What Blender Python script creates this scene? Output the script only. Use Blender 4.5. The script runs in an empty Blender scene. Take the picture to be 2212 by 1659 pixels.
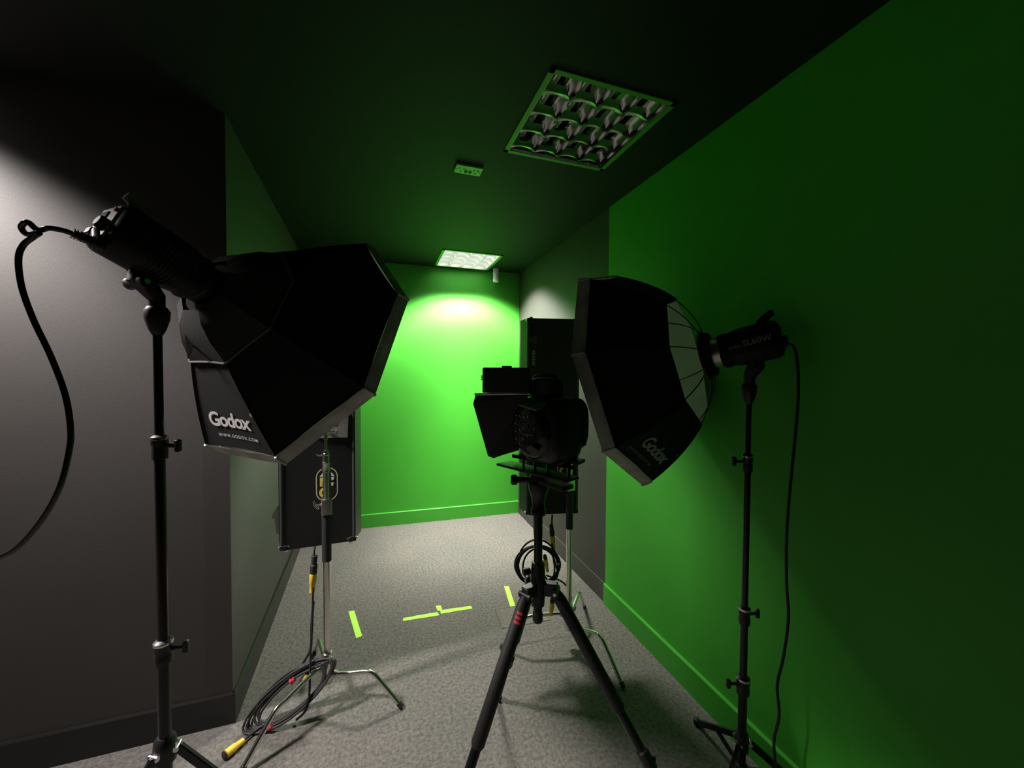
import bpy, math, random
from mathutils import Vector, Matrix, Euler
random.seed(4)
PI = math.pi
S = bpy.context.scene
COL = S.collection

# ------------------------------------------------------------------ camera
F_PX, YAW, PITCH, ROLL = 845.12, -0.3301, -0.0263, 0.0051
CAM = Vector((0, 0, 1.6133))
_f = Vector((-math.sin(YAW)*math.cos(PITCH), math.cos(YAW)*math.cos(PITCH), math.sin(PITCH)))
_r0 = Vector((math.cos(YAW), math.sin(YAW), 0)); _u0 = _r0.cross(_f)
_r = _r0*math.cos(ROLL) + _u0*math.sin(ROLL); _u = -_r0*math.sin(ROLL) + _u0*math.cos(ROLL)
cd = bpy.data.cameras.new('camera'); cam = bpy.data.objects.new('camera', cd); COL.objects.link(cam)
cd.sensor_width = 36; cd.lens = F_PX/2212*36; cd.clip_start = .02
cam.matrix_world = Matrix(((_r.x, _u.x, -_f.x, 0), (_r.y, _u.y, -_f.y, 0), (_r.z, _u.z, -_f.z, CAM.z), (0, 0, 0, 1)))
S.camera = cam
# ------------------------------------------------------------------ world, exposure
w = bpy.data.worlds.new('world'); S.world = w; w.use_nodes = True
w.node_tree.nodes['Background'].inputs[0].default_value = (.5, .6, .5, 1)
w.node_tree.nodes['Background'].inputs[1].default_value = 0.0
S.view_settings.view_transform = 'Standard'; S.view_settings.look = 'None'
S.view_settings.gamma = 1; S.view_settings.use_curve_mapping = False
S.view_settings.exposure = 0.0
LAMP_BACK_W, LAMP_LEFT_W = 255.0, 215.0       # watts of the two lit ceiling lights
BEAM_LEFT = ((0, .34), (12, .36), (24, .60), (35, .75), (44, .95), (50, .85), (55, .50), (58.5, .07), (61, .0), (90, 0.0))
BEAM = ((0, 1.1), (12, 1.05), (24, .48), (33, .42), (42, .46), (48, .74), (52, .74), (55.5, .34), (58.5, .05), (61, .0), (90, 0.0))   # louvre beam: degrees off straight down, relative intensity
BACK_COL, LEFT_COL = (1.0, .985, .90), (1.0, .93, .91)

# ------------------------------------------------------------------ helpers
def at(px, py, d):
    """point of the room seen at pixel px,py at distance d along the view axis"""
    return CAM + d*(_f + (px-1106)/F_PX*_r - (py-829.5)/F_PX*_u)
def onz(px, py, z=0.0):
    d = _f + (px-1106)/F_PX*_r - (py-829.5)/F_PX*_u
    return CAM + d*((z-CAM.z)/d.z)
RX = Vector((math.cos(YAW), math.sin(YAW), 0)); FY = Vector((-math.sin(YAW), math.cos(YAW), 0)); UP = Vector((0, 0, 1))
def fr(x, d, z):
    return RX*x + FY*d + UP*z
def frame(o, xa, za):
    xa = xa.normalized(); za = za.normalized(); ya = za.cross(xa).normalized(); xa = ya.cross(za)
    return Matrix(((xa.x, ya.x, za.x, o.x), (xa.y, ya.y, za.y, o.y), (xa.z, ya.z, za.z, o.z), (0, 0, 0, 1)))
def zframe(o, za):
    za = za.normalized(); h = Vector((1, 0, 0)) if abs(za.x) < .8 else Vector((0, 1, 0))
    return frame(o, h - za*h.dot(za), za)
def spline(P, n=8, closed=False):
    P = [Vector(p) for p in P]; out = []; N = len(P)
    rng = range(N) if closed else range(N-1)
    for i in rng:
        g = (lambda k: P[k % N]) if closed else (lambda k: P[max(0, min(N-1, k))])
        a, b, c, e = g(i-1), g(i), g(i+1), g(i+2)
        for j in range(n):
            t = j/n
            out.append(.5*((2*b)+(c-a)*t+(2*a-5*b+4*c-e)*t*t+(-a+3*b-3*c+e)*t**3))
    if not closed: out.append(P[-1])
    return out

class MB:
    def __init__(s): s.v = []; s.f = []; s.m = []
    def add(s, vs, fs, mi=0):
        o = len(s.v); s.v += [Vector(p) for p in vs]; s.f += [tuple(i+o for i in f) for f in fs]; s.m += [mi]*len(fs); return s
    def box(s, M, sx, sy, sz, c=(0, 0, 0), mi=0, bev=0.0):
        if not isinstance(M, Matrix): M = Matrix.Translation(M)
        c = Vector(c); b = min(bev, sx/2.01, sy/2.01, sz/2.01)
        if b <= 0:
            vs = [M @ (c+Vector((x*sx/2, y*sy/2, z*sz/2))) for z in (-1, 1) for y in (-1, 1) for x in (-1, 1)]
            return s.add(vs, [(0, 2, 3, 1), (4, 5, 7, 6), (0, 1, 5, 4), (2, 6, 7, 3), (0, 4, 6, 2), (1, 3, 7, 5)], mi)
        # chamfered box: rounded outline in xy, chamfered top and bottom
        def ring(ins, z):
            x, y = sx/2-ins, sy/2-ins; k = b*.9
            pts = []
            for (cx, cy, a0) in ((x-k, y-k, 0), (-x+k, y-k, 90), (-x+k, -y+k, 180), (x-k, -y+k, 270)):
                for q in (0, 30, 60, 90):
                    a = math.radians(a0+q); pts.append(M @ (c+Vector((cx+k*math.cos(a), cy+k*math.sin(a), z))))
            return pts
        rings = [ring(b*.6, -sz/2), ring(0, -sz/2+b*.6), ring(0, sz/2-b*.6), ring(b*.6, sz/2)]
        n = 16; vs = sum(rings, []); fs = []
        for k in range(3):
            for i in range(n): fs.append((k*n+i, k*n+(i+1) % n, (k+1)*n+(i+1) % n, (k+1)*n+i))
        fs.append(tuple(reversed(range(n)))); fs.append(tuple(range(3*n, 4*n)))
        return s.add(vs, fs, mi)
    def tube(s, P, r, n=12, closed=False, mi=0, caps=True):
        P = [Vector(p) for p in P]; N = len(P)
        R = r if isinstance(r, (list, tuple)) else [r]*N
        t0 = (P[1]-P[0]).normalized(); h = Vector((0, 0, 1)) if abs(t0.z) < .9 else Vector((1, 0, 0))
        nrm = (h-t0*h.dot(t0)).normalized(); vs = []
        for i in range(N):
            if closed: t = (P[(i+1) % N]-P[i-1])
            else: t = P[min(N-1, i+1)]-P[max(0, i-1)]
            t = t.normalized() if t.length > 1e-9 else t0
            nrm = (nrm-t*nrm.dot(t)).normalized(); bn = t.cross(nrm)
            vs += [P[i]+R[i]*(math.cos(2*PI*k/n)*nrm+math.sin(2*PI*k/n)*bn) for k in range(n)]
        fs = []
        for i in range(N if closed else N-1):
            j = (i+1) % N
            for k in range(n): fs.append((i*n+k, i*n+(k+1) % n, j*n+(k+1) % n, j*n+k))
        if not closed and caps: fs.append(tuple(reversed(range(n)))); fs.append(tuple(range((N-1)*n, N*n)))
        return s.add(vs, fs, mi)
    def lathe(s, M, prof, n=24, mi=0, sq=0.0):
        """prof = [(r, z)], around local z; sq > 0 pulls the circle towards a rounded square"""
        if not isinstance(M, Matrix): M = Matrix.Translation(M)
        vs = []
        for r, z in prof:
            for k in range(n):
                a = 2*PI*k/n; c_, s_ = math.cos(a), math.sin(a)
                q = 1.0 if sq == 0 else 1/((abs(c_)**(2+sq)+abs(s_)**(2+sq))**(1/(2+sq)))
                vs.append(M @ Vector((r*q*c_, r*q*s_, z)))
        fs = []; N = len(prof)
        for i in range(N-1):
            for k in range(n): fs.append((i*n+k, i*n+(k+1) % n, (i+1)*n+(k+1) % n, (i+1)*n+k))
        if prof[0][0] > 1e-6: fs.append(tuple(reversed(range(n))))
        if prof[-1][0] > 1e-6: fs.append(tuple(range((N-1)*n, N*n)))
        return s.add(vs, fs, mi)
    def cyl(s, a, b, r, n=16, mi=0): return s.tube([a, b], r, n, mi=mi)
    def prism(s, M, poly, z0, z1, mi=0):
        n = len(poly); vs = [M @ Vector((x, y, z0)) for x, y in poly]+[M @ Vector((x, y, z1)) for x, y in poly]
        fs = [tuple(reversed(range(n))), tuple(range(n, 2*n))]+[(i, (i+1) % n, n+(i+1) % n, n+i) for i in range(n)]
        return s.add(vs, fs, mi)
    def build(s, name, mats, parent=None, smooth=True):
        org = parent_loc(parent)
        me = bpy.data.meshes.new(name)
        me.from_pydata([tuple(p-org) for p in s.v], [], s.f)
        if not isinstance(mats, (list, tuple)): mats = [mats]
        for m in mats: me.materials.append(m)
        for i, p in enumerate(me.polygons): p.material_index = s.m[i]
        me.update()
        o = bpy.data.objects.new(name, me); COL.objects.link(o)
        if parent: o.parent = parent
        if smooth:
            me.shade_smooth()
            try: me.set_sharp_from_angle(angle=math.radians(38))
            except Exception: pass
        return o
def parent_loc(p):
    v = Vector((0, 0, 0))
    while p: v = v+p.location; p = p.parent
    return v
def thing(name, label, cat, loc, group=None):
    o = bpy.data.objects.new(name, None); COL.objects.link(o); o.location = Vector(loc); o.empty_display_size = .05
    o['label'] = label; o['category'] = cat
    if group: o['group'] = group
    return o
def single(mb, name, mats, label, cat, group=None, smooth=True):
    """a thing that is one mesh: its origin sits at its lowest middle point"""
    n = len(mb.v); c = Vector((sum(p.x for p in mb.v)/n, sum(p.y for p in mb.v)/n, min(p.z for p in mb.v)))
    mb.v = [p-c for p in mb.v]
    o = mb.build(name, mats, None, smooth); o.location = c
    o['label'] = label; o['category'] = cat
    if group: o['group'] = group
    return o
def struct(mb, name, mats, smooth=False):
    o = mb.build(name, mats, None, smooth); o['kind'] = 'structure'; return o
def text_geo(txt, size, shear=0.0, bold=0.0, spacing=1.0):
    cu = bpy.data.curves.new('t', 'FONT'); cu.body = txt; cu.size = size; cu.shear = shear; cu.offset = bold
    cu.space_character = spacing; cu.align_x = 'CENTER'; cu.align_y = 'CENTER'; cu.resolution_u = 4
    o = bpy.data.objects.new('t', cu); COL.objects.link(o)
    dg = bpy.context.evaluated_depsgraph_get(); dg.update()
    me = bpy.data.meshes.new_from_object(o.evaluated_get(dg))
    vs = [(p.co.x, p.co.y) for p in me.vertices]; fs = [tuple(p.vertices) for p in me.polygons]
    bpy.data.objects.remove(o); bpy.data.curves.remove(cu); bpy.data.meshes.remove(me)
    return vs, fs

# ------------------------------------------------------------------ materials
def mat(name, col, rough=.6, metal=0.0, spec=.5, bump=0.0, bscale=200.0, var=0.0, vscale=6.0, **kw):
    m = bpy.data.materials.new(name); m.use_nodes = True; nt = m.node_tree; b = nt.nodes['Principled BSDF']
    b.inputs['Base Color'].default_value = (*col, 1); b.inputs['Roughness'].default_value = rough
    b.inputs['Metallic'].default_value = metal; b.inputs['Specular IOR Level'].default_value = spec
    for k, v in kw.items(): b.inputs[k.replace('_', ' ')].default_value = v
    tc = nt.nodes.new('ShaderNodeTexCoord')
    if var > 0:
        n = nt.nodes.new('ShaderNodeTexNoise'); n.inputs['Scale'].default_value = vscale; n.inputs['Detail'].default_value = 5
        r = nt.nodes.new('ShaderNodeValToRGB'); nt.links.new(tc.outputs['Object'], n.inputs['Vector'])
        nt.links.new(n.outputs[0], r.inputs[0]); nt.links.new(r.outputs[0], b.inputs['Base Color'])
        r.color_ramp.elements[0].position = .3; r.color_ramp.elements[1].position = .7
        r.color_ramp.elements[0].color = (*[c*(1-var) for c in col], 1); r.color_ramp.elements[1].color = (*[min(1, c*(1+var)) for c in col], 1)
    if bump > 0:
        n = nt.nodes.new('ShaderNodeTexNoise'); n.inputs['Scale'].default_value = bscale; n.inputs['Detail'].default_value = 3
        bp = nt.nodes.new('ShaderNodeBump'); bp.inputs['Strength'].default_value = bump; bp.inputs['Distance'].default_value = .002
        nt.links.new(tc.outputs['Object'], n.inputs['Vector']); nt.links.new(n.outputs[0], bp.inputs['Height'])
        nt.links.new(bp.outputs[0], b.inputs['Normal'])
    return m
GREEN = mat('chroma_green_paint', (.052, .41, .023), .62, bump=.12, bscale=220, var=.03, vscale=3)
CEILG = mat('ceiling_black_paint', (.0075, .0095, .0075), .7, spec=.3, bump=.2, bscale=120)
BLACKP = mat('black_wall_paint', (.056, .051, .047), .62, spec=.4, bump=.12, bscale=220, var=.04, vscale=2)
BLACKB = mat('black_gloss_skirting', (.011, .0105, .010), .32)
GREENB = mat('green_satin_skirting', (.052, .38, .025), .42)
DARKROOM = mat('dark_room_paint', (.03, .03, .03), .8)
def carpet():
    m = bpy.data.materials.new('grey_carpet'); m.use_nodes = True; nt = m.node_tree; b = nt.nodes['Principled BSDF']
    L = nt.links.new; tc = nt.nodes.new('ShaderNodeTexCoord')
    def noise(sc, det, r=.6):
        n = nt.nodes.new('ShaderNodeTexNoise'); n.inputs['Scale'].default_value = sc; n.inputs['Detail'].default_value = det
        n.inputs['Roughness'].default_value = r; L(tc.outputs['Object'], n.inputs['Vector']); return n
    a, c, e = noise(60, 6, .75), noise(2.2, 3), noise(300, 2)
    r1 = nt.nodes.new('ShaderNodeValToRGB'); L(a.outputs[0], r1.inputs[0])
    r1.color_ramp.elements[0].position = .36; r1.color_ramp.elements[0].color = (.092, .086, .080, 1)
    r1.color_ramp.elements[1].position = .64; r1.color_ramp.elements[1].color = (.215, .200, .187, 1)
    r2 = nt.nodes.new('ShaderNodeValToRGB'); L(c.outputs[0], r2.inputs[0])
    r2.color_ramp.elements[0].position = .35; r2.color_ramp.elements[0].color = (.86, .88, .87, 1)
    r2.color_ramp.elements[1].position = .65; r2.color_ramp.elements[1].color = (1.0, .97, .95, 1)
    mx = nt.nodes.new('ShaderNodeMix'); mx.data_type = 'RGBA'; mx.blend_type = 'MULTIPLY'; mx.inputs[0].default_value = 1
    L(r1.outputs[0], mx.inputs[6]); L(r2.outputs[0], mx.inputs[7]); L(mx.outputs[2], b.inputs['Base Color'])
    b.inputs['Roughness'].default_value = .95; b.inputs['Specular IOR Level'].default_value = .15
    bp = nt.nodes.new('ShaderNodeBump'); bp.inputs['Strength'].default_value = .7; bp.inputs['Distance'].default_value = .004
    L(a.outputs[0], bp.inputs['Height']); L(bp.outputs[0], b.inputs['Normal'])
    return m
CARPET = carpet()
FABRIC = mat('black_softbox_fabric', (.011, .0115, .011), .8, spec=.25, bump=.3, bscale=500)
LIP = mat('pale_grey_edge_fabric', (.56, .53, .50), .85, spec=.2, bump=.5, bscale=90, var=.25, vscale=14)
HEM = mat('grey_hem_fabric', (.12, .12, .115), .85)
INNER = mat('white_lining', (.62, .62, .60), .8)
DIFF = mat('white_diffusion_cloth', (.78, .78, .76), .9)
nt = DIFF.node_tree; _b = nt.nodes['Principled BSDF']; _t = nt.nodes.new('ShaderNodeBsdfTranslucent'); _t.inputs[0].default_value = (.8, .8, .78, 1)
_m = nt.nodes.new('ShaderNodeMixShader'); _m.inputs[0].default_value = .55
nt.links.new(_b.outputs[0], _m.inputs[1]); nt.links.new(_t.outputs[0], _m.inputs[2]); nt.links.new(_m.outputs[0], nt.nodes['Material Output'].inputs[0])
PLASTIC = mat('black_plastic', (.014, .014, .014), .42, bump=.1, bscale=600)
GLOSSB = mat('gloss_black_plastic', (.012, .012, .012), .16)
RUBBER = mat('black_rubber', (.018, .018, .018), .6)
POLEB = mat('black_anodised_pole', (.014, .014, .015), .22, metal=.3)
CHROME = mat('chrome', (.74, .72, .68), .22, metal=1)
SATIN = mat('satin_steel', (.55, .54, .51), .32, metal=1)
GREYPL = mat('grey_panel_plastic', (.32, .30, .29), .45)
PLATE = mat('brushed_plate', (.42, .42, .38), .45, metal=.6)
CASE = mat('black_fixture_case', (.012, .013, .012), .4, bump=.15, bscale=300)
YEL = mat('yellow_connector', (.82, .55, .05), .5)
RED = mat('red_fabric_tie', (.55, .02, .05), .7)
REDP = mat('red_label', (.7, .05, .06), .5)
WHITE = mat('white_print', (.75, .71, .70), .6)
GREYTX = mat('grey_print', (.33, .34, .33), .6)
DIMTX = mat('dim_print', (.16, .17, .16), .6)
YTX = mat('yellow_print', (.78, .62, .12), .6)
TAPE = mat('lime_tape', (.50, .90, .10), .55, spec=.3)
MIRROR = mat('louvre_mirror', (.80, .80, .78), .12, metal=1)
HOUS = mat('lamp_housing_reflector', (.78, .78, .76), .10, metal=1)
FRAMEG = mat('green_overpainted_trim', (.09, .40, .035), .5)
WPL = mat('off_white_plastic', (.62, .66, .58), .45)
SOCK = mat('green_painted_socket', (.20, .52, .16), .45)
HOLE = mat('dark_slot', (.005, .012, .005), .6)
SEAM = mat('floor_hatch_lid', (.145, .13, .112), .9, bump=.5, bscale=120, var=.2, vscale=40)
def emis(name, col, k):
    m = bpy.data.materials.new(name); m.use_nodes = True; n = m.node_tree; n.nodes.clear()
    e = n.nodes.new('ShaderNodeEmission'); o = n.nodes.new('ShaderNodeOutputMaterial'); e.inputs[0].default_value = (*col, 1); e.inputs[1].default_value = k
    n.links.new(e.outputs[0], o.inputs[0]); return m
TUBEON = emis('lit_tube', (1, .98, .95), 20.0)
BLADE = mat('lit_satin_louvre', (.82, .82, .80), .45, metal=.3)
TUBEOFF = mat('unlit_tube', (.7, .7, .68), .3)

# ------------------------------------------------------------------ room
H = 2.76; BB = .141
A = (1.5094, 2.3584); B = (1.5379, 4.245); Cc = (-.7031, 4.335); D = (-.6395, 2.0881)
R0 = (A[0]-(B[0]-A[0])/(B[1]-A[1])*(A[1]+3), -3.0)       # right wall towards the camera's back
Wl = (-4.2, 2.0881-.0)
TH = .1
def wall(name, p, q, mats, z0=0, z1=H, cut=None, out=1):
    """wall slab between plan points p, q; its thickness lies to the left of p->q times out"""
    p, q = Vector((*p, 0)), Vector((*q, 0)); d = (q-p).normalized(); n = Vector((-d.y, d.x, 0))*TH*out
    mb = MB(); segs = [(p, q, 0)] if cut is None else [(p, Vector((*cut, 0)), 0), (Vector((*cut, 0)), q, 1)]
    for a, b, mi in segs:
        vs = [a+UP*z0, b+UP*z0, b+n+UP*z0, a+n+UP*z0]+[a+UP*z1, b+UP*z1, b+n+UP*z1, a+n+UP*z1]
        mb.add(vs, [(0, 1, 5, 4), (2, 3, 7, 6), (0, 3, 2, 1), (4, 5, 6, 7), (0, 4, 7, 3), (1, 2, 6, 5)], mi)
    return struct(mb, name, mats)
def skirting(name, p, q, m, side=1, t=.014):
    p, q = Vector((*p, 0)), Vector((*q, 0)); d = (q-p).normalized(); n = Vector((-d.y, d.x, 0))*side
    prof = [(0, 0), (t, 0), (t, BB-.006), (t-.005, BB), (0, BB)]
    vs = [a+n*x+UP*z for a in (p, q) for x, z in prof]; k = len(prof)
    fs = [(i, (i+1) % k, k+(i+1) % k, k+i) for i in range(k)]+[tuple(range(k)), tuple(reversed(range(k, 2*k)))]
    mb = MB(); mb.add(vs, fs); return struct(mb, name, m)
mb = MB(); mb.box(Vector((-1.3, .7, -.05)), 6.2, 7.8, .1); struct(mb, 'floor', CARPET)
# ceiling with openings cut for the recessed louvre lights
LS = .585
LIGHTS = {'near': (.6109+.003, 1.3616+.003), 'back': (.5700, 3.645), 'left': (-2.27, 1.49)}
IN = LS-.04
def ceiling():
    xs = sorted({-4.4, 1.8}|{v for x, y in LIGHTS.values() for v in (x+.02, x+.02+IN)})
    ys = sorted({-3.2, 4.6}|{v for x, y in LIGHTS.values() for v in (y+.02, y+.02+IN)})
    mb = MB()
    for i in range(len(xs)-1):
        for j in range(len(ys)-1):
            cx, cy = (xs[i]+xs[i+1])/2, (ys[j]+ys[j+1])/2
            if any(x+.02 < cx < x+.02+IN and y+.02 < cy < y+.02+IN for x, y in LIGHTS.values()): continue
            mb.add([(xs[i], ys[j], H), (xs[i], ys[j+1], H), (xs[i+1], ys[j+1], H), (xs[i+1], ys[j], H)], [(0, 1, 2, 3)])
    struct(mb, 'ceiling', CEILG)
ceiling()
wall('wall_right', R0, B, [GREEN, BLACKP], cut=A, out=-1)
wall('wall_back', B, Cc, GREEN, out=-1)
wall('wall_left', Cc, D, BLACKP, out=-1)
wall('wall_front_left', D, Wl, BLACKP, out=-1)
wall('wall_far_left', Wl, (-4.2, -3.0), DARKROOM, out=-1)
wall('wall_rear', (-4.2, -3.0), R0, DARKROOM, out=-1)
skirting('baseboard_right', R0, A, GREENB, 1)
skirting('baseboard_right_black', A, (B[0], B[1]), mat('black_skirting_matt', (.06, .055, .05), .6), 1, .004)
skirting('baseboard_back', (B[0]-.004, B[1]), (Cc[0]+.012, Cc[1]), GREENB, 1)
skirting('baseboard_left', (Cc[0], Cc[1]), (D[0], D[1]-.014), BLACKB, 1)
skirting('baseboard_front_left', (D[0]+.014, D[1]), Wl, BLACKB, 1)

# ------------------------------------------------------------------ recessed louvre lights
def ceiling_light(key, label, lit, watts=0, col=(1, 1, 1)):
    x0, y0 = LIGHTS[key]; t = thing('ceiling_light', label, 'ceiling light', (x0+LS/2, y0+LS/2, H), 'square louvred ceiling lights')
    cx, cy = x0+LS/2, y0+LS/2; o, i_ = LS/2, LS/2-.022
    mb = MB(); z0, z1 = H-.006, H+.004
    for sx, sy, ax, ay in ((0, -1, o, .011), (0, 1, o, .011), (-1, 0, .011, o), (1, 0, .011, o)):
        mb.box(Vector((cx+sx*(o-.011), cy+sy*(o-.011), (z0+z1)/2)), ax*2, ay*2, z1-z0)
    mb.build('trim_frame', FRAMEG, t, False)
    mb = MB(); hh = .10; ih = IN/2
    a = [(cx-ih, cy-ih), (cx+ih, cy-ih), (cx+ih, cy+ih), (cx-ih, cy+ih)]
    vs = [(*p, H) for p in a]+[(*p, H+hh) for p in a]
    mb.add(vs, [(0, 4, 5, 1), (1, 5, 6, 2), (2, 6, 7, 3), (3, 7, 4, 0), (4, 7, 6, 5)])
    mb.build('housing', HOUS if not lit else mat('lit_housing_white', (.8, .8, .78), .6), t, False)
    # bright inner lip
    mb = MB()
    for sx, sy, ax, ay in ((0, -1, ih, .0015), (0, 1, ih, .0015), (-1, 0, .0015, ih), (1, 0, .0015, ih)):
        mb.box(Vector((cx+sx*(ih-.003), cy+sy*(ih-.003), H+.002)), ax*2, ay*2, .012)
    mb.build('inner_lip', SATIN, t, False)
    n = 4; p = (IN-.02)/n; bx, by = cx-n*p/2, cy-n*p/2; zb, zt = H+.004, H+.052
    # long parabolic reflectors between the tubes (run along y)
    for k in range(n+1):
        x = bx+k*p; mb = MB(); seg = 6
        for sgn in (-1, 1):
            if (k == 0 and sgn < 0) or (k == n and sgn > 0): continue
            vs = []
            for j in range(seg+1):
                q = j/seg; off = .0008+.026*q**1.8
                vs += [(x+sgn*off, by, zb+(zt-zb)*q), (x+sgn*off, by+n*p, zb+(zt-zb)*q)]
            mb.add(vs, [(2*j, 2*j+1, 2*j+3, 2*j+2) for j in range(seg)])
        mb.build('reflector', BLADE if lit else MIRROR, t)
    # cross blades: scooped V section, lower edge arched inside each cell
    for k in range(n+1):
        y = by+k*p; mb = MB()
        for c in range(n):
            xa = bx+c*p; sx = 8
            for sgn in (-1, 1):
                if (k == 0 and sgn < 0) or (k == n and sgn > 0): continue
                vs = []; rows = 4
                for i in range(sx+1):
                    u = i/sx; dip = .020*math.sin(PI*u)
                    for j in range(rows+1):
                        q = j/rows; z = zb+dip*.9+(zt-zb-dip*.9)*q; off = .001+.022*q**1.7
                        vs.append((xa+u*p, y+sgn*off, z))
                fs = [(i*(rows+1)+j, (i+1)*(rows+1)+j, (i+1)*(rows+1)+j+1, i*(rows+1)+j+1) for i in range(sx) for j in range(rows)]
                mb.add(vs, fs)
        mb.build('cross_blade', BLADE if lit else MIRROR, t)
    for k in range(n):
        x = bx+(k+.5)*p; mb = MB(); mb.cyl((x, by+.005, H+.078), (x, by+n*p-.005, H+.078), .008, 10)
        mb.build('tube', TUBEON if lit else TUBEOFF, t)
    if lit:
        ld = bpy.data.lights.new('louvre_light', 'AREA'); ld.shape = 'RECTANGLE'; ld.size = IN-.04; ld.size_y = .20; ld.energy = watts; ld.color = col
        ld.use_nodes = True; nn = ld.node_tree; ln = nn.links.new; em = next(q for q in nn.nodes if q.type == 'EMISSION')
        ge = nn.nodes.new('ShaderNodeNewGeometry'); vm = nn.nodes.new('ShaderNodeVectorMath'); vm.operation = 'DOT_PRODUCT'; vm.inputs[1].default_value = (0, 0, -1)
        ln(ge.outputs['Incoming'], vm.inputs[0]); ac = nn.nodes.new('ShaderNodeMath'); ac.operation = 'ARCCOSINE'; ln(vm.outputs['Value'], ac.inputs[0])
        dv = nn.nodes.new('ShaderNodeMath'); dv.operation = 'DIVIDE'; dv.inputs[1].default_value = PI/2; ln(ac.outputs[0], dv.inputs[0])
        cr = nn.nodes.new('ShaderNodeValToRGB'); ln(dv.outputs[0], cr.inputs[0]); el = cr.color_ramp.elements
        bm = BEAM if key == 'back' else BEAM_LEFT
        while len(el) < len(bm): el.new(.5)
        for e_, (g_, k_) in zip(el, bm): e_.position = g_/90; e_.color = (k_, k_, k_, 1)
        ln(cr.outputs[0], em.inputs['Strength'])
        lo = bpy.data.objects.new('louvre_light', ld); COL.objects.link(lo); lo.parent = t; lo.location = (0, -.165 if key == 'back' else 0, -.004)
    return t
ceiling_light('near', 'unlit square louvred ceiling light nearest the camera, mirror cells reflecting green', False)
ceiling_light('back', 'lit square louvred ceiling light shining white beside the green back wall', True, LAMP_BACK_W, BACK_COL)
ceiling_light('left', 'lit square louvred ceiling light above the near left wall, left of the picture', True, LAMP_LEFT_W, LEFT_COL)

# ------------------------------------------------------------------ ceiling socket, sensor
c4 = [onz(981, 365, H), onz(1037, 375, H), onz(1043, 362, H), onz(986, 351, H)]
cc = sum(c4, Vector())/4; t = thing('ceiling_socket', 'green painted double plug socket on the black ceiling', 'socket', cc)
mb = MB(); xa = (c4[1]-c4[0]).normalized(); M = frame(cc+Vector((0, 0, -.007)), xa, Vector((0, 0, -1)))
mb.box(M, .150, .088, .014, bev=.003); mb.build('faceplate', SOCK, t)
for sx in (-1, 1):
    mb = MB()
    for dx, dy, a, b in ((0, -.018, .007, .011), (-.012, .012, .010, .006), (.012, .012, .010, .006)):
        mb.box(M, a, b, .002, c=(sx*.040+dx, dy, .0073))
        mb.build('plug_hole', HOLE, t, False); mb = MB()
mb = MB()
for sx in (-1, 1): mb.box(M, .014, .020, .005, c=(sx*.012, -.014, .009), bev=.001); mb.build('switch', HOLE, t, False); mb = MB()
for sx in (-1, 1):
    mb = MB(); mb.lathe(M @ Matrix.Translation((sx*.065, 0, .0065)), [(.004, 0), (.004, .0015), (0, .002)], 10); mb.build('screw', HOLE, t)
p = onz(1071, 606, H-.03); y = 4.10
q = at(1071, 600, 4.28); t = thing('ceiling_sensor', 'small pale cylinder hanging from the ceiling in the back corner', 'sensor', (q.x, q.y, H-.145))
mb = MB(); mb.lathe(Matrix.Translation((q.x, q.y, 0)), [(.031, H), (.031, H-.05), (.028, H-.052), (.028, H-.118), (.0, H-.12)]); mb.build('body', WPL, t)
mb = MB(); mb.lathe(Matrix.Translation((q.x, q.y, 0)), [(.026, H-.117), (.031, H-.12), (.031, H-.142), (.0, H-.145)]); mb.build('lens_cap', mat('pale_cap', (.8, .85, .76), .4), t)

# ------------------------------------------------------------------ floor marks
def tape(px, label):
    c = [onz(x, y, 0) for x, y in px]; m = sum(c, Vector())/4; mb = MB(); n = 8
    def edge(a, b, jag):
        return [a.lerp(b, i/n)+(Vector((random.uniform(-.002, .002), random.uniform(-.002, .002), 0)) if jag and 0 < i < n else Vector()) for i in range(n)]
    P = edge(c[0], c[1], 1)+edge(c[1], c[2], 0)+edge(c[2], c[3], 1)+edge(c[3], c[0], 0); k = len(P)
    mb.add([p+UP*.0002 for p in P]+[p+UP*.0014 for p in P], [tuple(range(k, 2*k))]+[(i, (i+1) % k, k+(i+1) % k, k+i) for i in range(k)])
    single(mb, 'floor_tape', TAPE, label, 'tape', 'lime green tape marks on the carpet', False)
tape([(752.7, 1321.5), (765, 1318.8), (782.4, 1374.2), (769.3, 1378.9)], 'short wide lime tape strip on the carpet nearest the left chrome stand')
tape([(871.2, 1335.2), (945, 1322.5), (948.7, 1329.5), (870.4, 1341.8)], 'left arm of the T-shaped lime tape mark on the carpet')
tape([(950, 1318.5), (1016.7, 1309.2), (1020.9, 1314.6), (953, 1326.3)], 'right arm of the T-shaped lime tape mark on the carpet')
tape([(940.9, 1309.2), (952.2, 1308), (955.2, 1317.9), (945.5, 1320)], 'small stub of lime tape at the middle of the T-shaped mark')
tape([(1088.9, 1266.5), (1098.7, 1266.5), (1113, 1309), (1102, 1310.5)], 'slim lime tape strip on the carpet just left of the black tripod')
mb = MB(); c = [onz(1070, 1318), onz(1085, 1358), onz(1188, 1340), onz(1160, 1303)]
t = thing('floor_hatch', 'flat carpeted floor box lid with thin seam beside the right chrome stand', 'floor hatch', sum(c, Vector())/4)
mb.add([p+UP*.0003 for p in c]+[p+UP*.0022 for p in c], [(4, 5, 6, 7), (0, 1, 5, 4), (1, 2, 6, 5), (2, 3, 7, 6), (3, 0, 4, 7)]); mb.build('lid', SEAM, t, False)
mb = MB()
for i in range(4): mb.tube([c[i]+UP*.0015, c[(i+1) % 4]+UP*.0015], .0014, 6)
mb.build('edge_trim', mat('hatch_seam', (.045, .04, .035), .8), t)

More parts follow.
